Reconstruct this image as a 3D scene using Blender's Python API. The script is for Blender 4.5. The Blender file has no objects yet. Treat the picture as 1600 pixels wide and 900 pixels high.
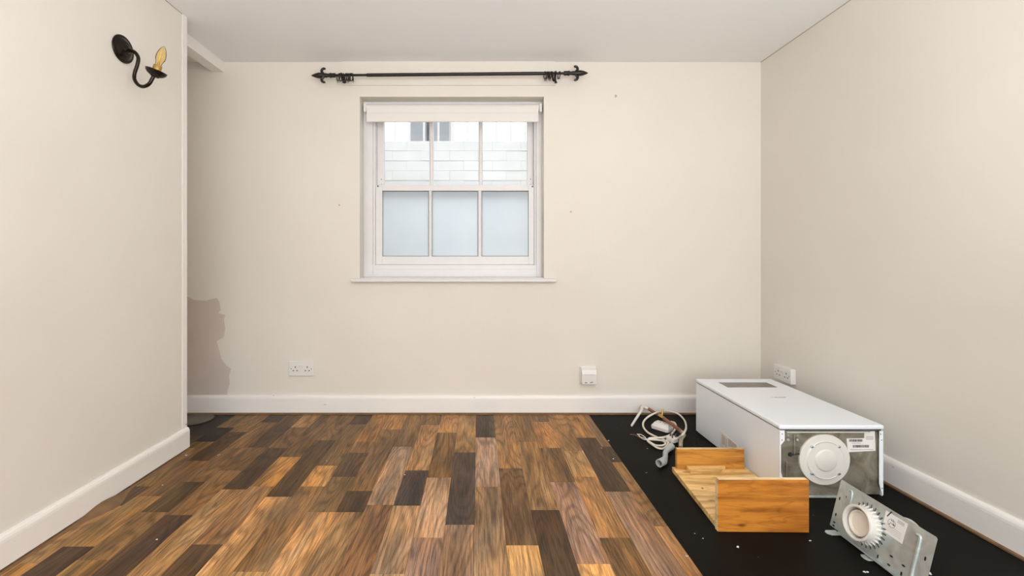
import bpy, bmesh, math, random
from mathutils import Vector, Matrix, noise
random.seed(7)
C = bpy.context.scene.collection
S = bpy.context.scene
# ------------------------------------------------------------------ camera
FP, CZ, VX, VY = 711.0, 0.927, 747.0, 404.0
cam_d = bpy.data.cameras.new('camera'); cam = bpy.data.objects.new('camera', cam_d); C.objects.link(cam)
cam.location = (0, 0, CZ); cam.rotation_euler = (math.radians(90), 0, 0)
cam_d.sensor_width = 36; cam_d.lens = 36 * FP / 1600
cam_d.shift_x = (800 - VX) / 1600; cam_d.shift_y = -(450 - VY) / 1600
cam_d.clip_start = 0.05
S.camera = cam
# ------------------------------------------------------------------ world and lights
S.view_settings.view_transform = 'Standard'; S.view_settings.look = 'None'
S.view_settings.gamma = 1; S.view_settings.exposure = -0.03
w = bpy.data.worlds.new('overcast sky'); S.world = w; w.use_nodes = True
bg = w.node_tree.nodes['Background']; bg.inputs[0].default_value = (0.93, 0.97, 1.0, 1); bg.inputs[1].default_value = 3.7
def area(name, loc, rot, sx, sy, power, col):
    d = bpy.data.lights.new(name, 'AREA'); d.shape = 'RECTANGLE'; d.size = sx; d.size_y = sy
    d.energy = power; d.color = col
    o = bpy.data.objects.new(name, d); C.objects.link(o); o.location = loc; o.rotation_euler = rot
    return o
# area fill added in the unseen rear opening (behind the camera)
area('rear_fill', (0.55, -1.98, 1.1), (math.radians(90), 0, 0), 1.8, 1.9, 7.5, (0.95, 0.98, 1.0))
# upward fill added out of view behind the camera to brighten the ceiling
area('ceiling_fill', (0.5, -0.45, 0.75), (math.radians(180), 0, 0), 1.6, 1.2, 65, (0.96, 0.985, 1.0))
# point fill added high up behind the camera to even out the walls
pl = bpy.data.lights.new('high_fill_light', 'POINT'); pl.energy = 10; pl.color = (1, 0.97, 0.93); pl.shadow_soft_size = 0.16
plo = bpy.data.objects.new('high_fill_light', pl); C.objects.link(plo); plo.location = (1.15, -0.7, 1.75)
# low point fill added behind the camera to lift the lower parts
p2 = bpy.data.lights.new('low_fill_light', 'POINT'); p2.energy = 9; p2.color = (1, 0.98, 0.96); p2.shadow_soft_size = 0.22
p2o = bpy.data.objects.new('low_fill_light', p2); C.objects.link(p2o); p2o.location = (0.35, -0.75, 0.50)

# ------------------------------------------------------------------ materials
def newmat(name):
    m = bpy.data.materials.new(name); m.use_nodes = True
    nt = m.node_tree; b = nt.nodes['Principled BSDF']
    return m, nt, b
def N(nt, t, **kw):
    n = nt.nodes.new(t)
    for k, v in kw.items():
        if hasattr(n, k): setattr(n, k, v)
        else: n.inputs[k].default_value = v
    return n
def mixc(nt, fac, a, b, mode='MIX'):
    n = nt.nodes.new('ShaderNodeMix'); n.data_type = 'RGBA'; n.blend_type = mode
    for sock, v in ((n.inputs[0], fac), (n.inputs[6], a), (n.inputs[7], b)):
        if isinstance(v, (int, float)): sock.default_value = v
        elif isinstance(v, tuple): sock.default_value = (*v, 1) if len(v) == 3 else v
        else: nt.links.new(v, sock)
    return n.outputs[2]
def ramp(nt, fac, stops):
    r = nt.nodes.new('ShaderNodeValToRGB'); nt.links.new(fac, r.inputs[0])
    e = r.color_ramp.elements
    while len(e) < len(stops): e.new(0.5)
    for i, (p, c) in enumerate(stops):
        e[i].position = p; e[i].color = (c, c, c, 1) if isinstance(c, (int, float)) else (*c, 1)
    return r.outputs[0]
def mapping(nt, scale, src='pos'):
    if src == 'pos': o = nt.nodes.new('ShaderNodeNewGeometry').outputs['Position']
    else: o = nt.nodes.new('ShaderNodeTexCoord').outputs['Object']
    mp = nt.nodes.new('ShaderNodeMapping'); mp.inputs['Scale'].default_value = scale
    nt.links.new(o, mp.inputs['Vector']); return mp.outputs[0]
def bump(nt, b, h, strength, dist=0.002):
    bp = nt.nodes.new('ShaderNodeBump'); bp.inputs['Strength'].default_value = strength; bp.inputs['Distance'].default_value = dist
    nt.links.new(h, bp.inputs['Height']); nt.links.new(bp.outputs[0], b.inputs['Normal'])
def simple(name, col, rough=0.5, metal=0.0, var=0.06, scale=12, bmp=0.0):
    m, nt, b = newmat(name)
    n = N(nt, 'ShaderNodeTexNoise'); n.inputs['Scale'].default_value = scale; n.inputs['Detail'].default_value = 4
    nt.links.new(mapping(nt, (1, 1, 1)), n.inputs['Vector'])
    lo = tuple(c * (1 - var) for c in col); hi = tuple(min(1, c * (1 + var)) for c in col)
    nt.links.new(mixc(nt, n.outputs[0], lo, hi), b.inputs['Base Color'])
    b.inputs['Roughness'].default_value = rough; b.inputs['Metallic'].default_value = metal
    if bmp: bump(nt, b, n.outputs[0], bmp)
    return m
def wallmat(name, col, col2, sc=(1, 1, 1), stripes=True):
    m, nt, b = newmat(name)
    n = N(nt, 'ShaderNodeTexNoise'); n.inputs['Scale'].default_value = 1.4; n.inputs['Detail'].default_value = 5
    nt.links.new(mapping(nt, sc), n.inputs['Vector'])
    f = ramp(nt, n.outputs[0], [(0.35, 0.0), (0.65, 1.0)])
    c = mixc(nt, f, col, col2)
    nt.links.new(c, b.inputs['Base Color']); b.inputs['Roughness'].default_value = 0.75
    n2 = N(nt, 'ShaderNodeTexNoise'); n2.inputs['Scale'].default_value = 9; n2.inputs['Detail'].default_value = 8
    nt.links.new(mapping(nt, (6, 6, 0.7) if stripes else (3, 3, 3)), n2.inputs['Vector'])
    bump(nt, b, n2.outputs[0], 0.35, 0.0012)
    return m
M = {}
M['wall'] = wallmat('cream wall paint', (0.760, 0.705, 0.630), (0.790, 0.740, 0.670))
M['wall_side'] = wallmat('pale wall paint', (0.760, 0.715, 0.650), (0.790, 0.750, 0.690))
M['ceiling'] = wallmat('ceiling paint', (0.86, 0.85, 0.84), (0.88, 0.87, 0.86), stripes=False)
M['plaster'] = wallmat('bare plaster patch', (0.58, 0.49, 0.44), (0.68, 0.59, 0.54))
M['dark_joint'] = simple('joint shadow filler', (0.16, 0.12, 0.08), 0.9)
M['metal_white'] = simple('white enamel', (0.85, 0.885, 0.93), 0.28, 0, 0.015)
M['plastic'] = simple('white plastic', (0.80, 0.77, 0.74), 0.35, 0, 0.02)
M['plastic_cream'] = simple('cream plastic', (0.80, 0.74, 0.64), 0.4, 0, 0.03)
M['disc'] = simple('off-white disc', (0.74, 0.72, 0.67), 0.42, 0, 0.02)
M['fabric'] = simple('blind fabric', (0.80, 0.76, 0.72), 0.8, 0, 0.02)
M['putty'] = simple('dirty putty', (0.22, 0.20, 0.18), 0.9, 0, 0.5, 60)
M['crack'] = simple('ceiling joint', (0.42, 0.35, 0.27), 0.9)
M['black'] = simple('black', (0.012, 0.011, 0.01), 0.5)
M['iron'] = simple('black iron', (0.018, 0.014, 0.011), 0.38, 0.3, 0.3, 60, 0.2)
M['bronze'] = simple('dark bronze', (0.022, 0.015, 0.009), 0.2, 0.7, 0.35, 30)
M['brass'] = simple('brass', (0.55, 0.36, 0.12), 0.25, 1.0, 0.15, 30)
M['copper'] = simple('aged copper', (0.33, 0.13, 0.075), 0.42, 0.7, 0.4, 40)
M['beige'] = simple('beige sleeve', (0.40, 0.34, 0.26), 0.55)
M['hose'] = simple('grey hose', (0.45, 0.47, 0.47), 0.4, 0, 0.08)
M['hose_in'] = simple('hose bore', (0.10, 0.10, 0.08), 0.7)
M['white_brick'] = simple('white painted brick', (0.62, 0.64, 0.65), 0.8, 0, 0.10, 8, 0.6)
M['white_mortar'] = simple('painted mortar', (0.25, 0.26, 0.26), 0.9, 0, 0.5, 20)
M['paving'] = simple('pale paving', (0.62, 0.60, 0.57), 0.9, 0, 0.1)
M['rail'] = simple('railing paint', (0.55, 0.55, 0.55), 0.5)
M['bin'] = simple('blue-grey bin', (0.15, 0.16, 0.17), 0.5, 0, 0.15)
M['lid'] = simple('grey lid', (0.12, 0.10, 0.075), 0.5, 0.0, 0.2)
M['paper'] = simple('paper label', (0.82, 0.80, 0.78), 0.6, 0, 0.02)
M['ink'] = simple('grey ink', (0.10, 0.09, 0.09), 0.7)
M['faint_ink'] = simple('faint ink', (0.45, 0.40, 0.38), 0.7)
M['pink_ink'] = simple('faint pink print', (0.60, 0.50, 0.46), 0.7)
M['display'] = simple('display window', (0.17, 0.15, 0.13), 0.25, 0, 0.3, 40)
M['wire_brown'] = simple('bare wire', (0.28, 0.13, 0.06), 0.4, 0.4)
M['raw_timber'] = simple('raw timber', (0.20, 0.11, 0.05), 0.8, 0, 0.4, 25)
M['crumb'] = simple('plaster crumb', (0.75, 0.73, 0.70), 0.8)
def paintmat():
    m, nt, b = newmat('white gloss woodwork')
    n = N(nt, 'ShaderNodeTexNoise'); n.inputs['Scale'].default_value = 7; n.inputs['Detail'].default_value = 8
    nt.links.new(mapping(nt, (1, 1, 3)), n.inputs['Vector'])
    base = mixc(nt, n.outputs[0], (0.84, 0.80, 0.76), (0.89, 0.855, 0.825))
    n3 = N(nt, 'ShaderNodeTexNoise'); n3.inputs['Scale'].default_value = 16; n3.inputs['Detail'].default_value = 3
    nt.links.new(mapping(nt, (1.2, 1.2, 4)), n3.inputs['Vector'])
    ch = ramp(nt, n3.outputs[0], [(0.74, 0.0), (0.78, 1.0)])
    nt.links.new(mixc(nt, ch, base, (0.33, 0.27, 0.22)), b.inputs['Base Color'])
    b.inputs['Roughness'].default_value = 0.3
    bump(nt, b, n.outputs[0], 0.12)
    return m
M['gloss'] = paintmat()
M['win'] = simple('window paint', (0.76, 0.735, 0.73), 0.35, 0, 0.04, 20)
def glazing(name, frosted):
    m = bpy.data.materials.new(name); m.use_nodes = True; nt = m.node_tree
    nt.nodes.remove(nt.nodes['Principled BSDF']); out = nt.nodes['Material Output']
    g = N(nt, 'ShaderNodeBsdfGlossy'); g.inputs['Roughness'].default_value = 0.25 if frosted else 0.02
    mix = nt.nodes.new('ShaderNodeMixShader')
    if frosted:
        t = N(nt, 'ShaderNodeBsdfTranslucent'); t.inputs['Color'].default_value = (0.93, 0.96, 0.98, 1)
        n = N(nt, 'ShaderNodeTexNoise'); n.inputs['Scale'].default_value = 3.5; n.inputs['Detail'].default_value = 3
        nt.links.new(mapping(nt, (1, 1, 1)), n.inputs['Vector'])
        nt.links.new(mixc(nt, n.outputs[0], (0.84, 0.88, 0.91), (0.99, 1.0, 1.0)), t.inputs['Color'])
        mix.inputs[0].default_value = 0.04
    else:
        t = N(nt, 'ShaderNodeBsdfTransparent'); mix.inputs[0].default_value = 0.05
    nt.links.new(t.outputs[0], mix.inputs[1]); nt.links.new(g.outputs[0], mix.inputs[2]); nt.links.new(mix.outputs[0], out.inputs[0])
    return m
M['clear'] = glazing('clear pane', False); M['frost'] = glazing('frosted pane', True)
def bulbmat():
    m = bpy.data.materials.new('amber bulb glass'); m.use_nodes = True; nt = m.node_tree
    nt.nodes.remove(nt.nodes['Principled BSDF']); out = nt.nodes['Material Output']
    lw = N(nt, 'ShaderNodeLayerWeight'); lw.inputs[0].default_value = 0.15
    t = N(nt, 'ShaderNodeBsdfTransparent'); t.inputs['Color'].default_value = (1.0, 0.91, 0.68, 1)
    g = N(nt, 'ShaderNodeBsdfGlossy'); g.inputs['Roughness'].default_value = 0.08; g.inputs['Color'].default_value = (1, .9, .65, 1)
    mix = nt.nodes.new('ShaderNodeMixShader'); nt.links.new(lw.outputs['Fresnel'], mix.inputs[0])
    nt.links.new(t.outputs[0], mix.inputs[1]); nt.links.new(g.outputs[0], mix.inputs[2]); nt.links.new(mix.outputs[0], out.inputs[0])
    return m
M['bulb'] = bulbmat()
def plankmat():
    m, nt, b = newmat('wood plank print')
    L = nt.links.new
    geo = nt.nodes.new('ShaderNodeNewGeometry'); oi = nt.nodes.new('ShaderNodeObjectInfo')
    off = N(nt, 'ShaderNodeVectorMath', operation='SCALE'); off.inputs[0].default_value = (37.0, 91.0, 13.0); L(oi.outputs['Random'], off.inputs['Scale'])
    add = N(nt, 'ShaderNodeVectorMath', operation='ADD'); L(geo.outputs['Position'], add.inputs[0]); L(off.outputs[0], add.inputs[1])
    def mp(s):
        q = nt.nodes.new('ShaderNodeMapping'); q.inputs['Scale'].default_value = s; L(add.outputs[0], q.inputs['Vector']); return q.outputs[0]
    # cathedral figure: contour bands of a stretched noise field
    n1 = N(nt, 'ShaderNodeTexNoise'); n1.inputs['Scale'].default_value = 1.0; n1.inputs['Detail'].default_value = 1.0; n1.inputs['Roughness'].default_value = 0.4
    L(mp((9, 1.25, 1)), n1.inputs['Vector'])
    mul = N(nt, 'ShaderNodeMath', operation='MULTIPLY'); L(n1.outputs[0], mul.inputs[0]); mul.inputs[1].default_value = 15.0
    fr = N(nt, 'ShaderNodeMath', operation='PINGPONG'); L(mul.outputs[0], fr.inputs[0]); fr.inputs[1].default_value = 0.5
    bands = ramp(nt, fr.outputs[0], [(0.05, 0.38), (0.28, 1.05)])
    n2 = N(nt, 'ShaderNodeTexNoise'); n2.inputs['Scale'].default_value = 1.0; n2.inputs['Detail'].default_value = 6.0; n2.inputs['Roughness'].default_value = 0.7
    L(mp((260, 9, 1)), n2.inputs['Vector'])
    fine = ramp(nt, n2.outputs[0], [(0.37, 0.34), (0.60, 1.32)])
    n3 = N(nt, 'ShaderNodeTexNoise'); n3.inputs['Scale'].default_value = 1.0; n3.inputs['Detail'].default_value = 3.0
    L(mp((14, 2.4, 1)), n3.inputs['Vector'])
    blot = ramp(nt, n3.outputs[0], [(0.32, 0.52), (0.66, 1.30)])
    hsv = mixc(nt, 1.0, oi.outputs['Color'], blot, 'MULTIPLY')
    # hue drift within a plank between warm and grey brown
    n4 = N(nt, 'ShaderNodeTexNoise'); n4.inputs['Scale'].default_value = 1.0; n4.inputs['Detail'].default_value = 2.0
    L(mp((14, 3.2, 5)), n4.inputs['Vector'])
    tint = ramp(nt, n4.outputs[0], [(0.35, (0.88, 0.94, 0.98)), (0.65, (1.10, 1.0, 0.78))])
    c = mixc(nt, 1.0, hsv, tint, 'MULTIPLY')
    c = mixc(nt, 0.55, c, mixc(nt, 1.0, c, bands, 'MULTIPLY'))
    c = mixc(nt, 0.8, c, mixc(nt, 1.0, c, fine, 'MULTIPLY'))
    # floor-wide dirt film and scuffs
    n5 = N(nt, 'ShaderNodeTexNoise'); n5.inputs['Scale'].default_value = 2.2; n5.inputs['Detail'].default_value = 6.0
    L(geo.outputs['Position'], n5.inputs['Vector'])
    d = ramp(nt, n5.outputs[0], [(0.52, 0.0), (0.72, 0.32)])
    c = mixc(nt, d, c, (0.16, 0.115, 0.085))
    L(c, b.inputs['Base Color'])
    rr = N(nt, 'ShaderNodeMapRange'); L(n5.outputs[0], rr.inputs[0]); rr.inputs[3].default_value = 0.36; rr.inputs[4].default_value = 0.52
    L(rr.outputs[0], b.inputs['Roughness']); b.inputs['Specular IOR Level'].default_value = 0.22
    bump(nt, b, n2.outputs[0], 0.18, 0.0006)
    return m
M['plank'] = plankmat()
def pinemat():
    m, nt, b = newmat('varnished pine'); L = nt.links.new
    oi = nt.nodes.new('ShaderNodeObjectInfo')
    tc = nt.nodes.new('ShaderNodeTexCoord')
    def mp(s):
        q = nt.nodes.new('ShaderNodeMapping'); q.inputs['Scale'].default_value = s; L(tc.outputs['Object'], q.inputs['Vector']); return q.outputs[0]
    n1 = N(nt, 'ShaderNodeTexNoise'); n1.inputs['Scale'].default_value = 1; n1.inputs['Detail'].default_value = 3
    L(mp((2.2, 14, 16)), n1.inputs['Vector'])
    mul = N(nt, 'ShaderNodeMath', operation='MULTIPLY'); L(n1.outputs[0], mul.inputs[0]); mul.inputs[1].default_value = 14
    pp = N(nt, 'ShaderNodeMath', operation='PINGPONG'); L(mul.outputs[0], pp.inputs[0]); pp.inputs[1].default_value = 0.5
    band = ramp(nt, pp.outputs[0], [(0.0, (0.55, 0.45, 0.35)), (0.22, (1.0, 1.0, 1.0))])
    n2 = N(nt, 'ShaderNodeTexNoise'); n2.inputs['Scale'].default_value = 1; n2.inputs['Detail'].default_value = 5
    L(mp((3, 34, 34)), n2.inputs['Vector'])
    f = ramp(nt, n2.outputs[0], [(0.34, (0.60, 0.50, 0.40)), (0.56, (1.08, 1.08, 1.08))])
    v = N(nt, 'ShaderNodeTexVoronoi'); v.inputs['Scale'].default_value = 1; L(mp((7.5, 17, 17)), v.inputs['Vector'])
    k = ramp(nt, v.outputs['Distance'], [(0.05, (0.25, 0.14, 0.08)), (0.15, (1, 1, 1))])
    c = mixc(nt, 0.45, oi.outputs['Color'], mixc(nt, 1.0, oi.outputs['Color'], band, 'MULTIPLY'))
    c = mixc(nt, 1.0, c, f, 'MULTIPLY'); c = mixc(nt, 0.75, c, mixc(nt, 1.0, c, k, 'MULTIPLY'))
    L(c, b.inputs['Base Color']); b.inputs['Roughness'].default_value = 0.4
    return m
M['pine'] = pinemat()
def galv(name, c1, c2, rough, metal, sc):
    m, nt, b = newmat(name); L = nt.links.new
    v = N(nt, 'ShaderNodeTexNoise'); v.inputs['Scale'].default_value = sc; v.inputs['Detail'].default_value = 6; v.inputs['Distortion'].default_value = 1.5
    L(mapping(nt, (1, 1, 1)), v.inputs['Vector'])
    f = ramp(nt, v.outputs[0], [(0.35, 0.0), (0.65, 1.0)])
    L(mixc(nt, f, c1, c2), b.inputs['Base Color']); b.inputs['Metallic'].default_value = metal
    rr = N(nt, 'ShaderNodeMapRange'); L(v.outputs[0], rr.inputs[0]); rr.inputs[3].default_value = rough - 0.1; rr.inputs[4].default_value = rough + 0.12
    L(rr.outputs[0], b.inputs['Roughness'])
    return m
M['galv'] = galv('galvanised steel', (0.40, 0.45, 0.44), (0.56, 0.61, 0.59), 0.40, 0.45, 14)
M['steel'] = galv('dull end panel steel', (0.21, 0.185, 0.14), (0.42, 0.385, 0.31), 0.42, 0.6, 9)
def blackfloor():
    m, nt, b = newmat('black floor coating'); L = nt.links.new
    n = N(nt, 'ShaderNodeTexNoise'); n.inputs['Scale'].default_value = 5; n.inputs['Detail'].default_value = 8
    L(mapping(nt, (1, 1, 1)), n.inputs['Vector'])
    sp = N(nt, 'ShaderNodeTexVoronoi'); sp.inputs['Scale'].default_value = 26; L(mapping(nt, (1, 1, 1)), sp.inputs['Vector'])
    s1 = ramp(nt, sp.outputs['Distance'], [(0.035, 1.0), (0.06, 0.0)])
    sp2 = ramp(nt, sp.outputs['Color'], [(0.72, 0.0), (0.74, 0.6)])
    f = N(nt, 'ShaderNodeMath', operation='MULTIPLY'); L(s1, f.inputs[0]); L(sp2, f.inputs[1])
    base = mixc(nt, n.outputs[0], (0.003, 0.003, 0.0028), (0.010, 0.009, 0.007))
    L(mixc(nt, f.outputs[0], base, (0.35, 0.34, 0.32)), b.inputs['Base Color'])
    b.inputs['Roughness'].default_value = 0.5; b.inputs['Specular IOR Level'].default_value = 0.05
    bump(nt, b, n.outputs[0], 0.1)
    return m
M['blackfloor'] = blackfloor()
def brickmat():
    m, nt, b = newmat('pale street brick'); L = nt.links.new
    t = N(nt, 'ShaderNodeTexBrick'); t.inputs['Scale'].default_value = 4.0
    t.inputs['Color1'].default_value = (0.80, 0.66, 0.58, 1); t.inputs['Color2'].default_value = (0.84, 0.74, 0.66, 1); t.inputs['Mortar'].default_value = (0.85, 0.82, 0.78, 1)
    tc = nt.nodes.new('ShaderNodeNewGeometry'); sx = nt.nodes.new('ShaderNodeSeparateXYZ'); cx = nt.nodes.new('ShaderNodeCombineXYZ')
    L(tc.outputs['Position'], sx.inputs[0]); L(sx.outputs[0], cx.inputs[0]); L(sx.outputs[2], cx.inputs[1]); L(cx.outputs[0], t.inputs['Vector'])
    L(t.outputs['Color'], b.inputs['Base Color']); b.inputs['Roughness'].default_value = 0.9
    return m
M['street_brick'] = brickmat()

# ------------------------------------------------------------------ helpers
def empty(name, loc, rot=(0, 0, 0)):
    o = bpy.data.objects.new(name, None); o.empty_display_size = 0.05; C.objects.link(o)
    o.location = loc; o.rotation_euler = rot
    return o
def tag(o, label=None, cat=None, group=None, kind=None):
    if label: o['label'] = label
    if cat: o['category'] = cat
    if group: o['group'] = group
    if kind: o['kind'] = kind
    return o
def thing(name, label, cat, loc=(0, 0, 0), rot=(0, 0, 0), group=None, kind=None):
    return tag(empty(name, loc, rot), label, cat, group, kind)
def obj(name, bm, mat, parent=None, world=None, smooth=False, loc=(0, 0, 0), rot=(0, 0, 0), bevel=0, color=None):
    """link bm as one mesh; world = origin to subtract so verts given in world space become local"""
    if world is not None: bmesh.ops.translate(bm, verts=bm.verts, vec=-Vector(world))
    bmesh.ops.recalc_face_normals(bm, faces=bm.faces)
    me = bpy.data.meshes.new(name); bm.to_mesh(me); bm.free()
    for m in (mat if isinstance(mat, (list, tuple)) else [mat]): me.materials.append(m)
    if smooth:
        for p in me.polygons: p.use_smooth = True
    o = bpy.data.objects.new(name, me); C.objects.link(o)
    if parent: o.parent = parent
    o.location = loc; o.rotation_euler = rot
    if smooth == 'auto' or bevel:
        if bevel:
            md = o.modifiers.new('bevel', 'BEVEL'); md.width = bevel; md.segments = 2; md.limit_method = 'ANGLE'
    if smooth:
        try: me.set_sharp_from_angle(angle=math.radians(38))
        except Exception: pass
    if color: o.color = (*color, 1)
    return o
def box(bm, x0, x1, y0, y1, z0, z1):
    v = [bm.verts.new((x, y, z)) for x in (x0, x1) for y in (y0, y1) for z in (z0, z1)]
    for f in ((0, 1, 3, 2), (4, 6, 7, 5), (0, 4, 5, 1), (2, 3, 7, 6), (0, 2, 6, 4), (1, 5, 7, 3)):
        bm.faces.new([v[i] for i in f])
    return v
def B(*a):
    bm = bmesh.new()
    for q in (a if isinstance(a[0], (tuple, list)) else [a]): box(bm, *q)
    return bm
def prism(bm, pts, d, axis='z', base=0.0):
    """extrude 2-D polygon; axis z: pts are (x,y); axis y: pts are (x,z)"""
    def P(p, h):
        return {'z': (p[0], p[1], h), 'y': (p[0], h, p[1]), 'x': (h, p[0], p[1])}[axis]
    a = [bm.verts.new(P(p, base)) for p in pts]; b_ = [bm.verts.new(P(p, base + d)) for p in pts]
    bm.faces.new(a[::-1]); bm.faces.new(b_)
    n = len(pts)
    for i in range(n): bm.faces.new((a[i], a[(i + 1) % n], b_[(i + 1) % n], b_[i]))
    return a + b_
def lathe(bm, prof, seg=32, mat=None, closed=False):
    rings = []
    for r, z in prof:
        if r < 1e-6: rings.append([bm.verts.new((0, 0, z))])
        else: rings.append([bm.verts.new((r * math.cos(2 * math.pi * i / seg), r * math.sin(2 * math.pi * i / seg), z)) for i in range(seg)])
    pairs = list(zip(rings[:-1], rings[1:]))
    if closed: pairs.append((rings[-1], rings[0]))
    for a, b_ in pairs:
        for i in range(seg):
            j = (i + 1) % seg
            if len(a) == 1 and len(b_) == 1: continue
            if len(a) == 1: bm.faces.new((a[0], b_[i], b_[j]))
            elif len(b_) == 1: bm.faces.new((a[i], b_[0], a[j]))
            else: bm.faces.new((a[i], b_[i], b_[j], a[j]))
    vs = [v for r in rings for v in r]
    if mat is not None: bmesh.ops.transform(bm, matrix=mat, verts=vs)
    return vs
def axmat(p, d):
    """matrix placing local +Z along d at p"""
    return Matrix.Translation(Vector(p)) @ Vector(d).normalized().to_track_quat('Z', 'Y').to_matrix().to_4x4()
def catmull(pts, n=8, closed=False):
    P = [Vector(p) for p in pts]; out = []
    m = len(P)
    rng = range(m if closed else m - 1)
    for i in rng:
        p0 = P[(i - 1) % m] if (closed or i > 0) else P[0]; p1 = P[i]; p2 = P[(i + 1) % m]
        p3 = P[(i + 2) % m] if (closed or i + 2 < m) else P[-1]
        for k in range(n):
            t = k / n
            out.append(0.5 * ((2 * p1) + (-p0 + p2) * t + (2 * p0 - 5 * p1 + 4 * p2 - p3) * t * t + (-p0 + 3 * p1 - 3 * p2 + p3) * t ** 3))
    if not closed: out.append(P[-1])
    return out
def tube(bm, path, r, seg=10, closed=False, caps=True):
    n = len(path); R = r if isinstance(r, (list, tuple)) else [r] * n
    up = None; rings = []
    for i, p in enumerate(path):
        a = path[(i - 1) % n] if (closed or i > 0) else path[i]; b_ = path[(i + 1) % n] if (closed or i < n - 1) else path[i]
        t = (Vector(b_) - Vector(a)).normalized()
        if up is None: up = t.orthogonal().normalized()
        else: up = (up - t * up.dot(t)).normalized()
        s = t.cross(up)
        rings.append([bm.verts.new(Vector(p) + R[i] * (math.cos(2 * math.pi * k / seg) * up + math.sin(2 * math.pi * k / seg) * s)) for k in range(seg)])
    for i in range(n if closed else n - 1):
        a, b_ = rings[i], rings[(i + 1) % n]
        for k in range(seg): bm.faces.new((a[k], a[(k + 1) % seg], b_[(k + 1) % seg], b_[k]))
    if caps and not closed: bm.faces.new(rings[0][::-1]); bm.faces.new(rings[-1])
    return rings
def torus(bm, R, r, seg=24, s2=8, mat=None):
    prof = [(R + r * math.cos(2 * math.pi * k / s2), r * math.sin(2 * math.pi * k / s2)) for k in range(s2)]
    return lathe(bm, prof, seg, mat, closed=True)
def F(px, py, z=0.0):
    d = FP * (CZ - z) / (py - VY)
    return Vector(((px - VX) * d / FP, d, z))
def st(name, bm, mat, parent=None, **kw):
    o = obj(name, bm, mat, parent, **kw)
    if parent is None: o['kind'] = 'structure'
    return o

# ------------------------------------------------------------------ room shell
XL, XR, YB, ZC = -1.428, 1.700, 2.735, 2.108
YE = 2.227                       # where the left wall stops and the alcove opens
XA = -1.765                       # alcove side wall, unseen; set close in to bounce light into the alcove
YR = -2.2
wx0, wx1, wz0, wz1 = -0.711, 0.396, 0.806, 1.900
st('wall_back', B((XA, wx0, YB, YB + 0.30, -0.02, ZC + 0.1), (wx1, XR + 0.15, YB, YB + 0.30, -0.02, ZC + 0.1),
                  (wx0, wx1, YB, YB + 0.30, -0.02, wz0), (wx0, wx1, YB, YB + 0.30, wz1, ZC + 0.1)), M['wall'])
wall_back = bpy.data.objects['wall_back']
wall_left = st('wall_left', B(-1.80, XL, YR, YE, -0.02, ZC), M['wall_side'])
st('wall_alcove', B(XA - 0.15, XA, YE, YB + 0.3, -0.02, ZC + 0.02), M['wall'])
wall_right = st('wall_right', B(XR, XR + 0.15, YR, YB, -0.02, ZC + 0.1), M['wall_side'])
st('wall_rear', B((-1.80, -1.3, YR - 0.15, YR, -0.02, ZC), (1.5, XR + 0.15, YR - 0.15, YR, -0.02, ZC),
                  (-1.3, 1.5, YR - 0.15, YR, 2.05, ZC)), M['wall_side'])
ceiling = st('ceiling', B(XA - 0.15, XR + 0.15, YR - 0.15, YB + 0.3, ZC, ZC + 0.1), M['ceiling'])
st('trim_1', B(-1.596, -1.527, YE - 0.02, YB, 2.046, ZC), M['gloss'])                      # downstand at the alcove mouth
bead = st('trim_2', B(XL - 0.01, XL + 0.0025, YE - 0.032, YE + 0.002, 0.10, ZC), M['gloss'])    # corner bead
# boxed batten above the window
st('trim_3', B(-0.815, 0.462, YB - 0.009, YB, 1.966, ZC), M['wall'])
# skirting boards with a rounded top edge
def skirting_bm(L, h=0.108, t=0.016, z0=0.006):
    prof = [(0, z0), (t, z0), (t, h - 0.022), (t - 0.001, h - 0.014), (t - 0.004, h - 0.006), (t - 0.008, h - 0.001), (0, h)]
    bm = bmesh.new(); prism(bm, prof, L, 'x', 0.0)      # runs along +x, thickness along +y
    return bm
o = st('baseboard_back', skirting_bm(XR - XA), M['gloss'], rot=(0, 0, math.pi), loc=(XR, YB, 0))
o = st('baseboard_right', skirting_bm(YB - 0.016 - YR), M['gloss'], rot=(0, 0, math.pi / 2), loc=(XR, YR, 0))
o = st('baseboard_left', skirting_bm(YE + 0.002 - YR, h=0.103), M['gloss'], rot=(0, 0, -math.pi / 2), loc=(XL, YE + 0.002, 0))
st('baseboard_alcove', B(XA, XA + 0.016, YE, YB - 0.016, 0.006, 0.105), M['gloss'])
# hairline gaps where ceiling meets the walls
st('trim_4', B((XL - 0.0, XL + 0.0018, YR, YE, ZC - 0.003, ZC), (XR - 0.0018, XR, YR, YB, ZC - 0.003, ZC)), M['crack'])
# bare plaster patch low on the alcove end of the back wall
pp = [(270, 455), (298, 466), (303, 468.5), (322, 470), (330, 467), (339, 466), (343, 472), (345, 485), (341, 489), (352, 492), (350, 500), (352, 512), (350, 527),
      (339, 533), (342, 545), (346, 560), (354, 571), (361, 576), (358, 588), (359, 600), (355, 612), (357, 624), (270, 624)]
bm = bmesh.new(); prism(bm, [((x - VX) / 260, CZ + (VY - y) / 260) for x, y in pp], 0.0012, 'y', YB - 0.0012)
obj('bare_plaster_patch', bm, M['plaster'], wall_back)['label'] = 'greyish pink unpainted plaster'
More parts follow.
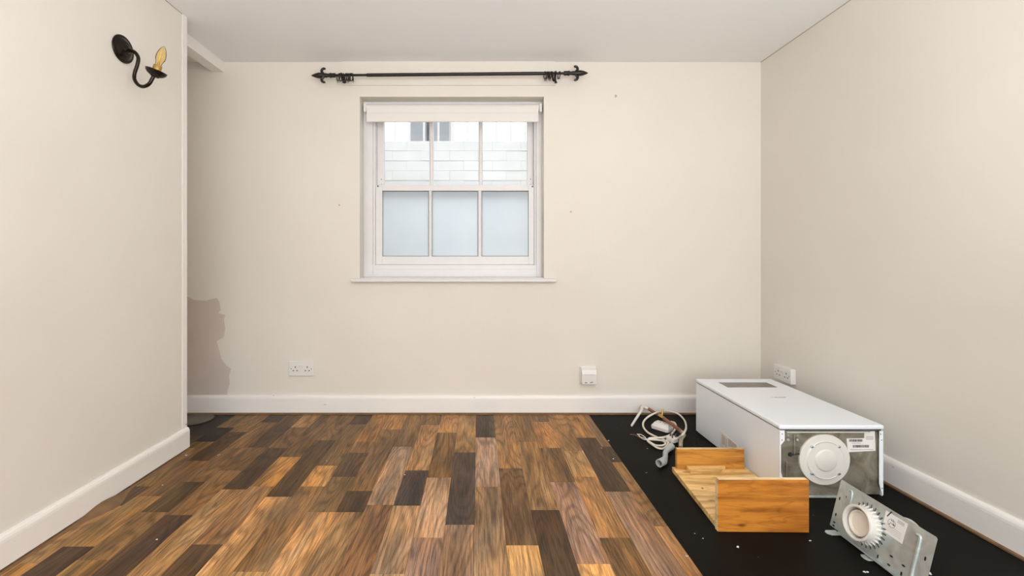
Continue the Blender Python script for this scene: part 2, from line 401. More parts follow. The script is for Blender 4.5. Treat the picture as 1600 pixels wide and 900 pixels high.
# small filler marks on the back wall
for x, y, s in ((962, 150, 0.009), (892, 331, 0.007), (530, 320.5, 0.006), (827, 118, 0.003)):
    bm = bmesh.new(); X, Z = (x - VX) / 260, CZ + (VY - y) / 260
    n = 9; prism(bm, [(X + s * random.uniform(.6, 1.1) * math.cos(6.283 * i / n), Z + s * random.uniform(.7, 1.4) * math.sin(6.283 * i / n)) for i in range(n)], 0.0015, 'y', YB - 0.0015)
    obj('filler_mark', bm, M['faint_ink'] if s < .011 else M['plaster'], wall_back)

# ------------------------------------------------------------------ floor
floor = st('floor', B((XA, XR, YR - 0.15, YB + 0.0, -0.03, -0.003)), M['raw_timber'])
bm = bmesh.new(); box(bm, 0.650, 1.676, -1.0, 2.712, -0.003, -0.0005)
u = obj('underlay', bm, M['blackfloor'], floor); u['label'] = 'exposed black floor covering'
tone = {'L': (0.62, 0.34, 0.130), 'T': (0.43, 0.225, 0.092), 'P': (0.40, 0.225, 0.140), 'O': (0.27, 0.145, 0.053),
        'M': (0.22, 0.115, 0.048), 'D': (0.100, 0.053, 0.024), 'V': (0.085, 0.054, 0.040), 'R': (0.53, 0.26, 0.085), 'G': (0.49, 0.30, 0.190),
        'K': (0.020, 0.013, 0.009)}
YY = lambda y: 659.1 / (y - VY)
def bnd(k): return -0.0125 + (0.1018 if k < 0 else 0.1038) * k
cols = {   # tone far->near with joints (photo row y) between
    6: ['T', 698, 'D', 722, 'O', 822, 'R'],
    5: ['R', 684, 'D', 768, 'P', 960, 'D'],
    4: ['T', 704, 'L', 745, 'T', 840.4, 'M'],
    3: ['O', 659, 'R', 700, 'M', 753, 'P', 881, 'L'],
    2: ['O', 690, 'T', 797, 'D', 930, 'M'],
    1: ['T', 732, 'M', 852, 'L'],
    0: ['D', 683.5, 'G', 760.6, 'P', 925, 'D'],
    -1: ['T', 707, 'V', 819.7, 'P'],
    -2: ['R', 676, 'M', 746, 'G', 840, 'P'],
    -3: ['M', 664, 'T', 735, 'V', 790, 'P', 896.6, 'G'],
    -4: ['O', 698, 'G', 789, 'M', 935, 'T'],
    -5: ['R', 671, 'O', 767, 'D', 800, 'T'],
    -6: ['R', 690, 'T', 707.5, 'D', 745, 'O', 800, 'L'],
    -7: ['D', 663, 'M', 727.5, 'R', 760, 'O', 893, 'L'],
    -8: ['O', 688, 'D', 776, 'L', 960, 'D'],
    -9: ['M', 714, 'R', 760, 'T', 850.6, 'D'],
    -10: ['T', 667.75, 'M', 700, 'D', 764.4, 'T', 905, 'R'],
    -11: ['M', 665, 'D', 699, 'M', 735, 'O', 804.7, 'D'],  # O tone set darker to take in the shade on the left
    -12: ['D', 660, 'O', 700, 'O', 753, 'D', 800, 'M', 875, 'R'],  # nearer O darkened likewise for the left side's shade
    -13: ['M', 675, 'D', 720, 'M', 775, 'T', 854, 'D'],
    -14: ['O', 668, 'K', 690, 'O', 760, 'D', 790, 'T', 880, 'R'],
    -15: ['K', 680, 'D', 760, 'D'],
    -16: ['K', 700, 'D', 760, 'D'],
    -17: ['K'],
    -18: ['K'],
}
bmu = bmesh.new(); box(bmu, 0, 1, 0, 1, 0, 1)
bmesh.ops.recalc_face_normals(bmu, faces=bmu.faces)
unit = bpy.data.meshes.new('plank'); bmu.to_mesh(unit); bmu.free(); unit.materials.append(M['plank'])
def plank(x0, x1, y0, y1, tn):
    g = 0.0004
    o = bpy.data.objects.new('plank', unit); C.objects.link(o); o.parent = floor
    o.location = (x0 + g, y0 + g, -0.003); o.scale = (x1 - x0 - 2 * g, y1 - y0 - 2 * g, 0.003 + random.uniform(-.0001, .0001))
    c = tone[tn]; j = random.uniform(0.88, 1.12)
    o.color = (c[0] * j, c[1] * j * random.uniform(.95, 1.05), c[2] * j * random.uniform(.9, 1.12), 1)
for k, seq in cols.items():
    x0, x1 = bnd(k), bnd(k + 1)
    if k == 6: x1 = 0.657
    if k == -18: x0 = XA + 0.001
    far = 2.716; ynear = 0.55
    if x0 < XL - 0.02: ynear = YE if x1 < XL else 0.55
    if k == -14: x0 = max(x0, XL + 0.004) if False else x0
    ys = [far] + [YY(v) for v in seq[1::2]]
    tn = seq[0::2]
    # carry on towards the camera
    while ys[-1] - 0.5 > ynear: ys.append(ys[-1] - random.uniform(0.42, 0.6)); tn.append(random.choice('LTPOMD'))
    ys = [y for y in ys if y > ynear] + [ynear]
    for i in range(len(ys) - 1):
        a, b_ = ys[i + 1], ys[i]
        if x0 < XL and a < YE < b_ and x1 > XL:
            plank(x0, x1, YE, b_, tn[i]); plank(XL + 0.004, x1, a, YE, tn[i])
        elif x0 < XL and b_ <= YE: plank(XL + 0.004, x1, a, b_, tn[i])
        elif x0 < XL and a < YE: plank(x0, x1, YE, b_, tn[i])
        else: plank(x0, x1, a, b_, tn[min(i, len(tn) - 1)])
# torn, curled edge of the vinyl and the dirt line along the left skirting
bm = bmesh.new(); pts = []
ys = [0.9 + i * 0.03 for i in range(44)]
rows = []
for i, y in enumerate(ys):
    n1 = noise.noise(Vector((y * 5, 0.3, 0))); wdt = 0.012 + 0.012 * max(0, n1) + 0.055 * math.exp(-((y - 1.70) / 0.09) ** 2) + 0.02 * math.exp(-((y - 2.05) / .10) ** 2)
    z = 0.0012 + 0.014 * math.exp(-((y - 1.70) / 0.07) ** 2)
    rows.append((bm.verts.new((XL + 0.0165, y, z)), bm.verts.new((XL + 0.0165 + wdt * .6, y, z + .001)), bm.verts.new((XL + 0.0165 + wdt, y, 0.0003))))
for a, b_ in zip(rows[:-1], rows[1:]):
    for q in (0, 1): bm.faces.new((a[q], a[q + 1], b_[q + 1], b_[q]))
obj('torn_edge', bm, M['raw_timber'], floor, smooth=True)['label'] = 'dark torn edge of the vinyl'
# crumbs of plaster on the floor
bm = bmesh.new()
for px, py, s in ((952, 689, .007), (958, 717, .004), (1150, 854, .006), (1152, 855, .003), (1352, 893, .006), (1012, 701, .003), (1452, 896, .006), (1086, 833, .003), (1099, 842, .003), (940, 700, .003),
                  (342, 711, .004), (291, 711, .005), (253, 758, .004), (246, 843, .004), (171, 788, .004), (1075, 870, .004), (1263, 844, .004), (511, 720, .003), (633, 742, .003), (1010, 739, .003)):
    p = F(px, py)
    for q in range(2):
        c = p + Vector((random.uniform(-s, s), random.uniform(-s, s), 0)); r = s * random.uniform(.35, .6)
        n = 5; prism(bm, [(c.x + r * random.uniform(.7, 1.8) * math.cos(6.283 * i / n), c.y + r * math.sin(6.283 * i / n)) for i in range(n)], r * .6, 'z', 0.0)
tag(obj('plaster_crumbs', bm, M['crumb']), 'white plaster crumbs scattered over the wood and black floor', 'debris', kind='stuff')
# raw board edge showing along the skirtings beside the black floor
st('trim_5', B((1.672, 1.6995, -1.0, 2.70, -0.002, 0.0055), (-1.75, 1.68, 2.700, 2.7345, -0.002, 0.0055)), M['raw_timber'])

# ------------------------------------------------------------------ window
win = thing('window_1', None, None, (-0.155, 2.9, 0.81), kind='structure')
W0 = (-0.155, 2.9, 0.81)
def wpart(name, boxes, mat, parent=None, bevel=0.002, origin=W0, **kw):
    return obj(name, B(*boxes), mat, parent or win, world=origin, bevel=bevel, **kw)
wpart('frame', [(-0.711, -0.655, 2.825, 2.98, 0.812, 1.90), (-0.655, -0.642, 2.838, 2.98, 0.86, 1.90), (0.351, 0.362, 2.838, 2.98, 0.86, 1.90),
                (0.362, 0.396, 2.825, 2.98, 0.812, 1.90), (-0.655, 0.362, 2.825, 2.98, 0.86, 0.888), (-0.655, 0.362, 2.825, 2.98, 1.855, 1.90),
                (-0.655, 0.362, 2.822, 2.98, 0.812, 0.862)], M['win'])
wpart('window_sill', [(-0.757, 0.468, 2.700, 2.734, 0.787, 0.806), (-0.710, 0.395, 2.733, 2.83, 0.790, 0.8125)], M['win'], bevel=0.005)
def sash(name, y0, y1, xo0, xi0, xi1, xo1, zb, zib, zit, zt, bars, glass, label):
    s = wpart(name, [(xo0, xi0, y0, y1, zb, zt), (xi1, xo1, y0, y1, zb, zt), (xi0, xi1, y0, y1, zb, zib), (xi0, xi1, y0, y1, zit, zt)], M['win'])
    s.location = (0, 0, 0)
    xs = [xi0] + [q for b2 in bars for q in b2] + [xi1]
    for b0, b1 in bars:
        bm = bmesh.new(); ym = (y0 + y1) / 2; c = (b0 + b1) / 2
        prism(bm, [(b0, ym), (b0 + .004, y0 + .006), (c - .004, y0 + .002), (c + .004, y0 + .002), (b1 - .004, y0 + .006), (b1, ym), (b1, y1 - .004), (b0, y1 - .004)], zit - zib, 'z', zib)
        obj('glazing_bar', bm, M['win'], s, world=W0)
    for i in range(0, len(xs), 2):
        p = obj('pane', B(xs[i] + .0003, xs[i + 1] - .0003, y0 + .022, y0 + .025, zib + .0003, zit - .0003), M[glass], s, world=W0); p['label'] = label
        # putty line round each lower pane
        g = .0032; a, b_, z0_, z1_ = xs[i], xs[i + 1], zib, zit
        obj('putty_line', B((a, a + g * .6, y0 + .018, y0 + .0215, z0_, z1_), (b_ - g * .6, b_, y0 + .018, y0 + .0215, z0_, z1_),
                            (a, b_, y0 + .018, y0 + .0215, z0_, z0_ + g), (a, b_, y0 + .018, y0 + .0215, z1_ - g, z1_)), M['putty'] if glass == 'frost' else M['win'], s, world=W0)
    return s
ls = sash('lower_sash', 2.850, 2.885, -0.6415, -0.601, 0.3166, 0.3505, 0.889, 0.941, 1.352, 1.388, [(-0.3126, -0.2886), (-0.002, 0.024)], 'frost', 'frosted pane')
us = sash('upper_sash', 2.890, 2.925, -0.6415, -0.5985, 0.3135, 0.3505, 1.354, 1.390, 1.83, 1.8545, [(-0.309, -0.285), (0.004, 0.0285)], 'clear', 'clear pane')
for px, py, r in ((590.5, 291, .0050), (594, 278.5, .003), (594, 286, .002), (832, 291.5, .0050), (830, 278.5, .003), (830, 286.5, .002)):
    X = (px - VX) / 249.5; Z = CZ + (VY - py) / 249.5
    yb = 2.8495 if r > .004 else 2.8895
    bm = bmesh.new(); lathe(bm, [(0, 0), (r, 0), (r, .001), (0, .001)], 10, axmat((X, yb, Z), (0, -1, 0)))
    obj('sash_stop', bm, M['black'], ls if r > .004 else us, world=W0)
# roller blind
bl = thing('roller_blind', 'rolled-up white roller blind at the head of the window', 'blind', (-0.152, 2.79, 1.845))
O = (-0.152, 2.79, 1.845)
bm = bmesh.new(); lathe(bm, [(0, 0), (.0235, 0), (.0235, 1.052), (0, 1.052)], 32, axmat((-0.681, 2.79, 1.848), (1, 0, 0)))
obj('roll', bm, M['fabric'], bl, world=O, smooth=True)
obj('fabric_drop', B(-0.676, 0.366, 2.7660, 2.7675, 1.805, 1.848), M['fabric'], bl, world=O)
obj('bottom_bar', B(-0.678, 0.368, 2.760, 2.773, 1.757, 1.812), M['fabric'], bl, world=O, bevel=.004)
for x in (-0.698, 0.374):
    bm = bmesh.new(); box(bm, x, x + .016, 2.772, 2.822, 1.822, 1.872)
    lathe(bm, [(0, 0), (.018, 0), (.018, .016), (0, .016)], 16, axmat((x, 2.79, 1.848), (1, 0, 0)))
    obj('bracket', bm, M['plastic'], bl, world=O, bevel=.002)
bm = bmesh.new(); tube(bm, catmull([(-.694, 2.772, 1.83), (-.697, 2.778, 1.5), (-.696, 2.785, 1.1), (-.690, 2.79, .90), (-.683, 2.79, 1.1), (-.686, 2.785, 1.5), (-.692, 2.776, 1.83)], 6), .0011, 5)
obj('pull_cord', bm, M['plastic'], bl, world=O)

# ------------------------------------------------------------------ curtain rod
ZL, ZR_ = CZ + (404 - 118) / 266.8, CZ + (404 - 114.3) / 266.8
YRod = 2.665
rz = lambda X: ZL + (ZR_ - ZL) * (X + .95) / 1.55
rod = thing('curtain_rod', 'black iron curtain rod with spearhead finials above the window', 'curtain rod', (-.155, YRod, rz(-.155))); O = (-.155, YRod, rz(-.155))
def rodseg(name, x0, x1, r, par=None, seg=14):
    bm = bmesh.new(); tube(bm, [Vector((x0, YRod, rz(x0))), Vector((x1, YRod, rz(x1)))], r, seg)
    return obj(name, bm, M['iron'], par or rod, world=O, smooth=True)
rodseg('inner_tube', -0.90, 0.56, .0070); rodseg('outer_tube', -0.652, 0.425, .0098)
for s, x in ((-1, -0.855), (1, 0.522)):
    bm = bmesh.new(); d = Vector((s, 0, s * .0096))
    lathe(bm, [(0, -.02), (.0125, -.02), (.0125, .004), (.0145, .006), (.0145, .012), (.010, .016), (.011, .030), (.013, .036), (.0105, .045), (.0155, .065), (.0165, .078), (.012, .098), (.004, .118), (0, .122)], 18, axmat((x, YRod, rz(x)), d))
    f = obj('finial', bm, M['iron'], rod, world=O, smooth=True)
    for v in (-1, 1):
        bm = bmesh.new(); c = Vector((x + s * .050, YRod, rz(x)))
        path = catmull([c + Vector((s * a, 0, v * b_)) for a, b_ in ((-.003, .004), (.007, .014), (.011, .025), (.007, .035), (-.002, .040), (-.009, .037))], 5)
        # curl turns back towards the rod's middle
        n = len(path); tube(bm, path, [.0096 * (1 - .35 * i / n) for i in range(n)], 8)
        obj('scroll', bm, M['iron'], f, world=O, smooth=True)
for x in (-0.80, 0.455):
    bm = bmesh.new(); z = rz(x)
    tube(bm, [Vector((x, YRod, z - .012)), Vector((x, YRod + .03, z - .014)), Vector((x, YB - .009, z - .014))], .005, 8)
    lathe(bm, [(0, 0), (.011, 0), (.011, .004), (0, .004)], 16, axmat((x, YB - .0095, z - .014), (0, -1, 0)))
    torus(bm, .0125, .0030, 20, 6, axmat((x, YRod, z), (1, 0, 0)))
    if x > 0:
        tube(bm, [Vector((x + .0, YRod, z - .012)), Vector((x, YRod, z - .055))], .0022, 6)
        lathe(bm, [(0, 0), (.007, .001), (.009, .005), (.005, .012), (0, .014)], 10, axmat((x, YRod, z - .058), (0, 0, 1)))
    obj('wall_bracket', bm, M['iron'], rod, world=O, smooth=True)
def ring_bm():
    bm = bmesh.new(); torus(bm, .0205, .0030, 24, 6, axmat((0, 0, 0), (1, 0, 0)))
    torus(bm, .004, .0010, 10, 5, axmat((0, 0, -.0275), (0, 1, 0)))
    return bm
r0 = None
spec = [(-.818, .3)] + [(-.806 + i * .0105, .0) for i in range(8)] + [(.392 + i * .011, 0) for i in range(6)] + [(.474, .1)]
for i, (x, tw) in enumerate(spec):
    if r0 is None: o = r0 = obj('curtain_ring', ring_bm(), M['iron'], smooth=True)
    else: o = r0.copy(); C.objects.link(o)
    o.location = (x, YRod, rz(x) - .0112); o.rotation_euler = (random.uniform(-.5, .5), random.uniform(-.12, .12), tw * 2.0 + random.uniform(-.22, .22))
    if i == 0: tag(o, 'black metal curtain ring hanging askew, nearest the left finial', 'curtain ring', 'curtain rings at the left end of the rod')
    elif i == len(spec) - 1: tag(o, 'black metal curtain ring hanging apart, nearest the right finial', 'curtain ring', 'curtain rings at the right end of the rod')
    elif x < 0: tag(o, 'black metal curtain ring in the tight bunch at the left end of the rod', 'curtain ring', 'curtain rings at the left end of the rod')
    else: tag(o, 'black metal curtain ring in the tight bunch at the right end of the rod', 'curtain ring', 'curtain rings at the right end of the rod')

# ------------------------------------------------------------------ wall light
O = (XL, 1.826, 1.767)
sc = thing('wall_light', 'dark bronze candle wall light with bare amber bulb on the left wall', 'wall light', O)
bm = bmesh.new()
lathe(bm, [(0, 0), (.053, 0), (.0545, .003), (.053, .007), (.047, .009), (.044, .0085), (.038, .012), (.030, .018), (.024, .0195), (.018, .020), (.012, .026), (0, .028)], 48, axmat((XL + .0002, 1.826, 1.767), (1, 0, 0)))
obj('backplate', bm, M['bronze'], sc, world=O, smooth=True)
def SC(px, py, Y=1.826): return Vector(((px - VX) * Y / FP, Y, CZ + (VY - py) * Y / FP))
arm = [Vector((XL + .02, 1.826, 1.765)), SC(201, 78.5), SC(210, 81), SC(216, 90), SC(214.5, 102), SC(210.5, 114), SC(210.3, 124), SC(216, 132.5), SC(224, 135.3), SC(232.5, 131.5), SC(238, 123), SC(242, 115)]
bm = bmesh.new(); tube(bm, catmull(arm, 7), .0068, 12)
obj('arm', bm, M['bronze'], sc, world=O, smooth=True)
cup = SC(243, 115.5); tip = SC(252.3, 72)
ax = (tip - cup).normalized(); ax = (ax + Vector((.10, -.0, 0))).normalized()
bm = bmesh.new(); lathe(bm, [(0, -.014), (.012, -.014), (.017, -.010), (.028, -.004), (.0355, .004), (.0375, .013), (.0355, .013), (.028, .004), (.0, .003)], 36, axmat(cup, ax))
obj('drip_cup', bm, M['bronze'], sc, world=O, smooth=True)
bm = bmesh.new(); lathe(bm, [(0, .003), (.0150, .003), (.0150, .034), (.0135, .036), (0, .036)], 24, axmat(cup, ax))
obj('lamp_socket', bm, M['brass'], sc, world=O, smooth=True)
bm = bmesh.new(); lathe(bm, [(.0100, .035), (.0105, .041), (.0118, .048), (.0165, .060), (.0175, .072), (.0160, .086), (.0115, .100), (.0065, .110), (.0025, .116), (0, .117)], 28, axmat(cup, ax))
bu = obj('bulb', bm, M['bulb'], sc, world=O, smooth=True)
bm = bmesh.new(); mt = axmat(cup, ax)
for a in range(4):
    c, s = math.cos(a * 1.571 + .4), math.sin(a * 1.571 + .4)
    tube(bm, [mt @ Vector((.003 * c, .003 * s, .052)), mt @ Vector((.008 * c, .008 * s, .092))], .0009, 5)
lathe(bm, [(0, .036), (.004, .036), (.003, .052), (0, .053)], 8, mt)
obj('filament', bm, M['brass'], bu, world=O)

# ------------------------------------------------------------------ sockets and spur
def double_socket(name, loc, rz_, label, depth, w_=.150, h_=.088):
    """local: plate in xz plane, front towards -y"""
    t = thing(name, label, 'socket', loc, (0, 0, rz_), 'double power sockets')
    bb = B(-w_ / 2, w_ / 2, -depth, -0.0002, -h_ / 2, h_ / 2)
    obj('faceplate', bb, M['plastic'], t, bevel=.003)
    y = -depth
    for sx in (-1, 1):
        cx = sx * .036 * w_ / .15
        for px, pz, a, b_ in ((cx, .010, .0026, .0048), (cx - .011, -.011, .0042, .0026), (cx + .011, -.011, .0042, .0026)):
            obj('pin_hole', B(px - a, px + a, y - .0004, y + .001, pz - b_, pz + b_), M['black'], t)
        bm = bmesh.new(); lathe(bm, [(0, 0), (.0030, 0), (.0030, .0006), (0, .0006)], 10, axmat((sx * .0605 * w_ / .15, y, .0), (0, -1, 0)))
        obj('screw', bm, M['ink'], t)
        bm = bmesh.new(); prism(bm, [(y + .001, .020), (y - .0045, .018), (y - .0015, .004), (y + .001, .003)], .011, 'x', sx * .0085 - .0055)
        obj('rocker_switch', bm, M['plastic'], t)
    return t
double_socket('wall_socket', ((469.5 - VX) / 262, YB, CZ + (VY - 577) / 262), 0, 'white double power socket low on the wall below left of the window', .010)
double_socket('wall_socket', (XR, 2.500, .293), -math.pi / 2, 'white surface-mounted double power socket on the right wall behind the white unit', .030, .138, .082)
O = ((921 - VX) / 264, YB, CZ + (VY - 588) / 264)
sp = thing('fused_spur', 'small white wall-mounted control box low on the back wall right of the window', 'switch box', O)
obj('back_box', B(-.048, .048, -.010, -.0002, -.052, .050), M['plastic'], sp, bevel=.002)
bm = bmesh.new(); prism(bm, [(-.009, -.050), (-.040, -.048), (-.044, .010), (-.036, .034), (-.014, .047), (-.009, .047)], .088, 'x', -.044)
obj('cover', bm, M['plastic'], sp, bevel=.003)
bm = B((-.032, .032, -.0455, -.042, .0085, .0105)); obj('flap_line', bm, M['faint_ink'], sp)
bm = B((-.026, -.014, -.0415, -.040, -.041, -.036), (.004, .010, -.0415, -.040, -.040, -.035), (.012, .020, -.0415, -.040, -.038, -.033)); obj('printed_mark', bm, M['ink'], sp)

# ------------------------------------------------------------------ boiler (white unit lying on its back)
bx0, bx1, by0, by1, bh = 1.167, 1.572, 1.762, 2.440, 0.282
O = ((bx0 + bx1) / 2, by0, 0)
bo = thing('boiler', 'white wall boiler lying on its back along the right wall', 'boiler', O)
t = .003
obj('casing', B((bx0 + .002, bx0 + .005, by0 + .004, by1, .006, bh - .020), (bx1 - .005, bx1 - .002, by0 + .004, by1, .006, bh - .020),
                (bx0 + .005, bx1 - .005, by1 - .003, by1, .006, bh - .020)), M['metal_white'], bo, world=O)
bm = B((bx0, bx1, by0 - .002, by1 + .001, bh - .017, bh)); obj('front_cover', bm, M['metal_white'], bo, world=O, bevel=.005)
obj('cover_rebate', B((bx0 + .006, bx1 - .006, by0 + .006, by1 - .004, bh - .024, bh - .0165)), M['ink'], bo, world=O)
# turned-in flanges at the open end
bm = bmesh.new()
prism(bm, [(bx0 + .002, .008), (bx0 + .021, .008), (bx0 + .021, .05), (bx0 + .0065, .10), (bx0 + .0065, .205), (bx0 + .021, .222), (bx0 + .021, bh - .021), (bx0 + .002, bh - .021)], .002, 'y', by0 + .001)
fl = obj('left_flange', bm, M['metal_white'], bo, world=O)
bm = bmesh.new()
prism(bm, [(bx1 - .002, .010), (bx1 - .006, .010), (bx1 - .0175, .055), (bx1 - .0165, bh - .023), (bx1 - .002, bh - .023)], .002, 'y', by0 + .001)
fr_ = obj('right_flange', bm, M['metal_white'], bo, world=O)
for x, z, p in ((bx0 + .0115, bh - .035, fl), (bx0 + .0105, bh - .058, fl), (bx1 - .012, bh - .035, fr_), (bx1 - .0085, bh - .058, fr_), (bx1 - .0065, .037, fr_)):
    bm = bmesh.new(); lathe(bm, [(0, 0), (.0022, 0), (.0022, .0006), (0, .0006)], 8, axmat((x, by0 + .001, z), (0, -1, 0)))
    obj('screw_hole', bm, M['ink'], p, world=O)
ep = obj('end_panel', B((bx0 + .006, bx1 - .006, by0 + .012, by0 + .015, .008, bh - .027)), M['steel'], bo, world=O)
obj('panel_lip', B((bx0 + .03, bx1 - .05, by0 + .001, by0 + .014, bh - .030, bh - .0275)), M['disc'], bo, world=O)
obj('back_plate', B((bx0 + .006, bx1 - .07, by0 - .002, by1 - .01, .0005, .0065)), M['galv'], bo, world=O, bevel=.0015)
obj('rear_channel', B((bx1 - .12, bx1 - .085, by0 + .004, by0 + .012, .008, .030)), M['ink'], bo, world=O)
# folded bracket on the left of the end panel
bm = bmesh.new()
prism(bm, [(bx0 + .010, .075), (bx0 + .030, .075), (bx0 + .050, .064), (bx0 + .060, .075), (bx0 + .062, .135), (bx0 + .052, .150), (bx0 + .072, .16), (bx0 + .085, .185), (bx0 + .070, .205), (bx0 + .060, .250), (bx0 + .022, .252), (bx0 + .020, .215), (bx0 + .008, .20)], .003, 'y', by0 + .006)
bk = obj('pipe_bracket', bm, M['steel'], bo, world=O, bevel=.001)
bm = bmesh.new(); tube(bm, [Vector((bx0 + .060, by0 + .004, .16)), Vector((bx0 + .060, by0 + .004, .245))], .0035, 8); tube(bm, [Vector((bx0 + .030, by0 + .003, .012)), Vector((bx0 + .030, by0 + .003, .14))], .004, 8)
obj('bracket_rib', bm, M['steel'], bk, world=O, smooth=True)
for x, z in ((bx0 + .037, .2225), (bx0 + .073, .2225), (bx0 + .037, .240), (bx0 + .073, .240)):
    bm = bmesh.new(); r = .0058 if z < .23 else .003
    lathe(bm, [(r, 0), (r * .8, .003), (0, .0045)], 12, axmat((x, by0 + .006, z), (0, -1, 0)))
    obj('rivet', bm, M['galv'], bk, world=O, smooth=True)
bm = bmesh.new(); lathe(bm, [(.009, 0), (.007, .004), (0, .005)], 10, axmat((bx0 + .045, by0 + .006, .166), (0, -1, 0))); tube(bm, [Vector((bx0 + .048, by0 + .003, .166)), Vector((bx0 + .078, by0 + .003, .170))], .003, 6)
obj('black_plug', bm, M['black'], bk, world=O)
bm = bmesh.new(); prism(bm, [(bx0 + .022, .008), (bx0 + .085, .008), (bx0 + .095, .034), (bx0 + .075, .064), (bx0 + .022, .070)], .002, 'y', by0 + .005)
obj('corner_tab', bm, M['metal_white'], bo, world=O)
# round flue cover
dc = (1.3467, by0 + .012, .1450)
bm = bmesh.new()
lathe(bm, [(.0985, 0), (.0985, .006), (.0965, .008), (.074, .0085), (.070, .0125), (.043, .0125), (.040, .0165), (.037, .0175), (0, .0175)], 64, axmat(dc, (0, -1, 0)))
disc = obj('flue_cover', bm, M['disc'], bo, world=O, smooth=True)
for i in range(4):
    a = math.radians(45 + 90 * i); r = .0735
    c = Vector((dc[0] + r * math.cos(a), dc[1] - .009, dc[2] + r * math.sin(a)))
    bm = bmesh.new(); lathe(bm, [(.0062, -.001), (.0058, .003), (.0030, .0045), (.0026, .0025), (0, .0025)], 12, axmat(c, (0, -1, 0)))
    obj('screw', bm, M['galv'], disc, world=O, smooth=True)
    bm = B((c.x - .0045, c.x + .0045, c.y - .0050, c.y - .0043, c.z - .0010, c.z + .0010)); obj('slot', bm, M['ink'], disc, world=O)
for a0, a1, r, rr in ((55, 125, .0715, .0011), (235, 305, .0715, .0018)):
    bm = bmesh.new(); tube(bm, [Vector((dc[0] + r * math.cos(math.radians(a)), dc[1] - .0125, dc[2] + r * math.sin(math.radians(a)))) for a in range(a0, a1 + 1, 5)], rr, 6)
    obj('pressed_rim', bm, M['disc'] if a0 > 90 else M['faint_ink'], disc, world=O, smooth=True)
# labels on the end panel (barcodes)
def E(px, py): return ((px - VX) * by0 / FP, CZ + (VY - py) * by0 / FP)
bm = bmesh.new(); prism(bm, [E(1326.5, 687), E(1354, 686.3), E(1354, 676), E(1370.5, 675), E(1372, 706), E(1328.5, 708.5)], .0012, 'y', by0 + .0105)
lb = obj('rating_label', bm, M['paper'], bo, world=O); lb['label'] = 'white barcode sticker'
bm = bmesh.new(); random.seed(3)
for (x0, x1, y0_, y1_) in ((1330, 1351, 688, 691.8), (1336, 1361, 697, 701)):
    x = x0
    while x < x1:
        wq = random.uniform(.3, 1.3); a, za = E(x, y1_); b_, zb = E(min(x + wq, x1), y0_)
        box(bm, a, b_, by0 + .0098, by0 + .0106, za, zb); x += wq + random.uniform(.3, .9)
obj('barcode', bm, M['ink'], lb, world=O)
bm = bmesh.new()
for (x0, x1, y) in ((1334, 1348, 694), (1357, 1368, 684), (1356, 1368.5, 686), (1357, 1368, 688), (1332, 1368, 704.2)):
    a, za = E(x0, y + .45); b_, zb = E(x1, y - .45); box(bm, a, b_, by0 + .0100, by0 + .0106, za, zb)
obj('small_print', bm, M['faint_ink'], lb, world=O)
# display window, emblem and side sticker
obj('display_window', B((1.250, 1.500, 2.278, 2.368, bh - .001, bh + .0006)), M['display'], bo, world=O)
bm = bmesh.new()
for i in range(9): box(bm, 1.375 + i * .0062, 1.3795 + i * .0062, 2.108, 2.1165 + (i % 3) * .002, bh - .001, bh + .0004)
obj('printed_name', bm, M['faint_ink'], bo, world=O)
bm = bmesh.new(); torus(bm, .006, .0015, 14, 5, Matrix.Translation((1.366, 2.112, bh - .0008)))
obj('printed_emblem', bm, M['pink_ink'], bo, world=O)
def sidept(px, py):
    X = bx0 + .0015; Y = X * FP / (px - VX); return (Y, CZ + (VY - py) * Y / FP)
bm = bmesh.new(); prism(bm, [sidept(1126.3, 672.5), sidept(1152, 696), sidept(1152, 716), sidept(1124.8, 697)], .0008, 'x', bx0 + .0013)
ss = obj('side_sticker', bm, M['fabric'], bo, world=O); ss['label'] = 'faded pinkish instruction sticker'
bm = bmesh.new()
for u0, v0, u1, v1 in ((1128, 678, 1133, 694), (1134, 684, 1136, 700), (1138, 684, 1151, 697)):
    a = sidept(u0, v0); b_ = sidept(u1, v0 + (u1 - u0) * .85); c = sidept(u1, v1 + (u1 - u0) * .3); d = sidept(u0, v1)
    prism(bm, [a, b_, c, d], .0006, 'x', bx0 + .0008)
obj('sticker_print', bm, M['pink_ink'], ss, world=O)

# ------------------------------------------------------------------ wooden box section (bottom board and two end boards)
O = (1.0, 1.75, 0)
wb = thing('wooden_box', 'open pine box of a bottom board and two uprights on the black floor', 'wooden box', O)
light_p, mid_p, dark_p = (0.86, 0.58, 0.24), (0.62, 0.29, 0.055), (0.54, 0.205, 0.027)
bm = bmesh.new(); prism(bm, [(.817, 1.560), (1.112, 1.560), (1.163, 1.86), (1.163, 1.984), (.843, 1.980)], .020, 'z', .0005)
obj('bottom_board', bm, M['pine'], wb, world=O, bevel=.0015, color=light_p)
bm = bmesh.new(); prism(bm, [(.813, 1.543), (1.119, 1.538), (1.120, 1.556), (.8135, 1.561)], .1775, 'z', .0005)
nb = obj('end_board', bm, M['pine'], wb, world=O, bevel=.0012, color=dark_p)
nb['label'] = 'tall near upright, orange varnish'
bm = B((.816, 1.116, 1.5415, 1.5575, .1775, .1782)); obj('sawn_edge', bm, M['pine'], nb, world=O, color=(0.85, 0.66, 0.38))
bm = B((.8122, .8130, 1.544, 1.560, .002, .177)); obj('sawn_edge', bm, M['pine'], nb, world=O, color=(0.80, 0.62, 0.36))
bm = bmesh.new(); prism(bm, [(.857, 1.960), (1.146, 1.958), (1.146, 1.976), (.857, 1.978)], .086, 'z', .0205)
fb = obj('end_board', bm, M['pine'], wb, world=O, bevel=.0012, color=mid_p); fb['label'] = 'low far upright'
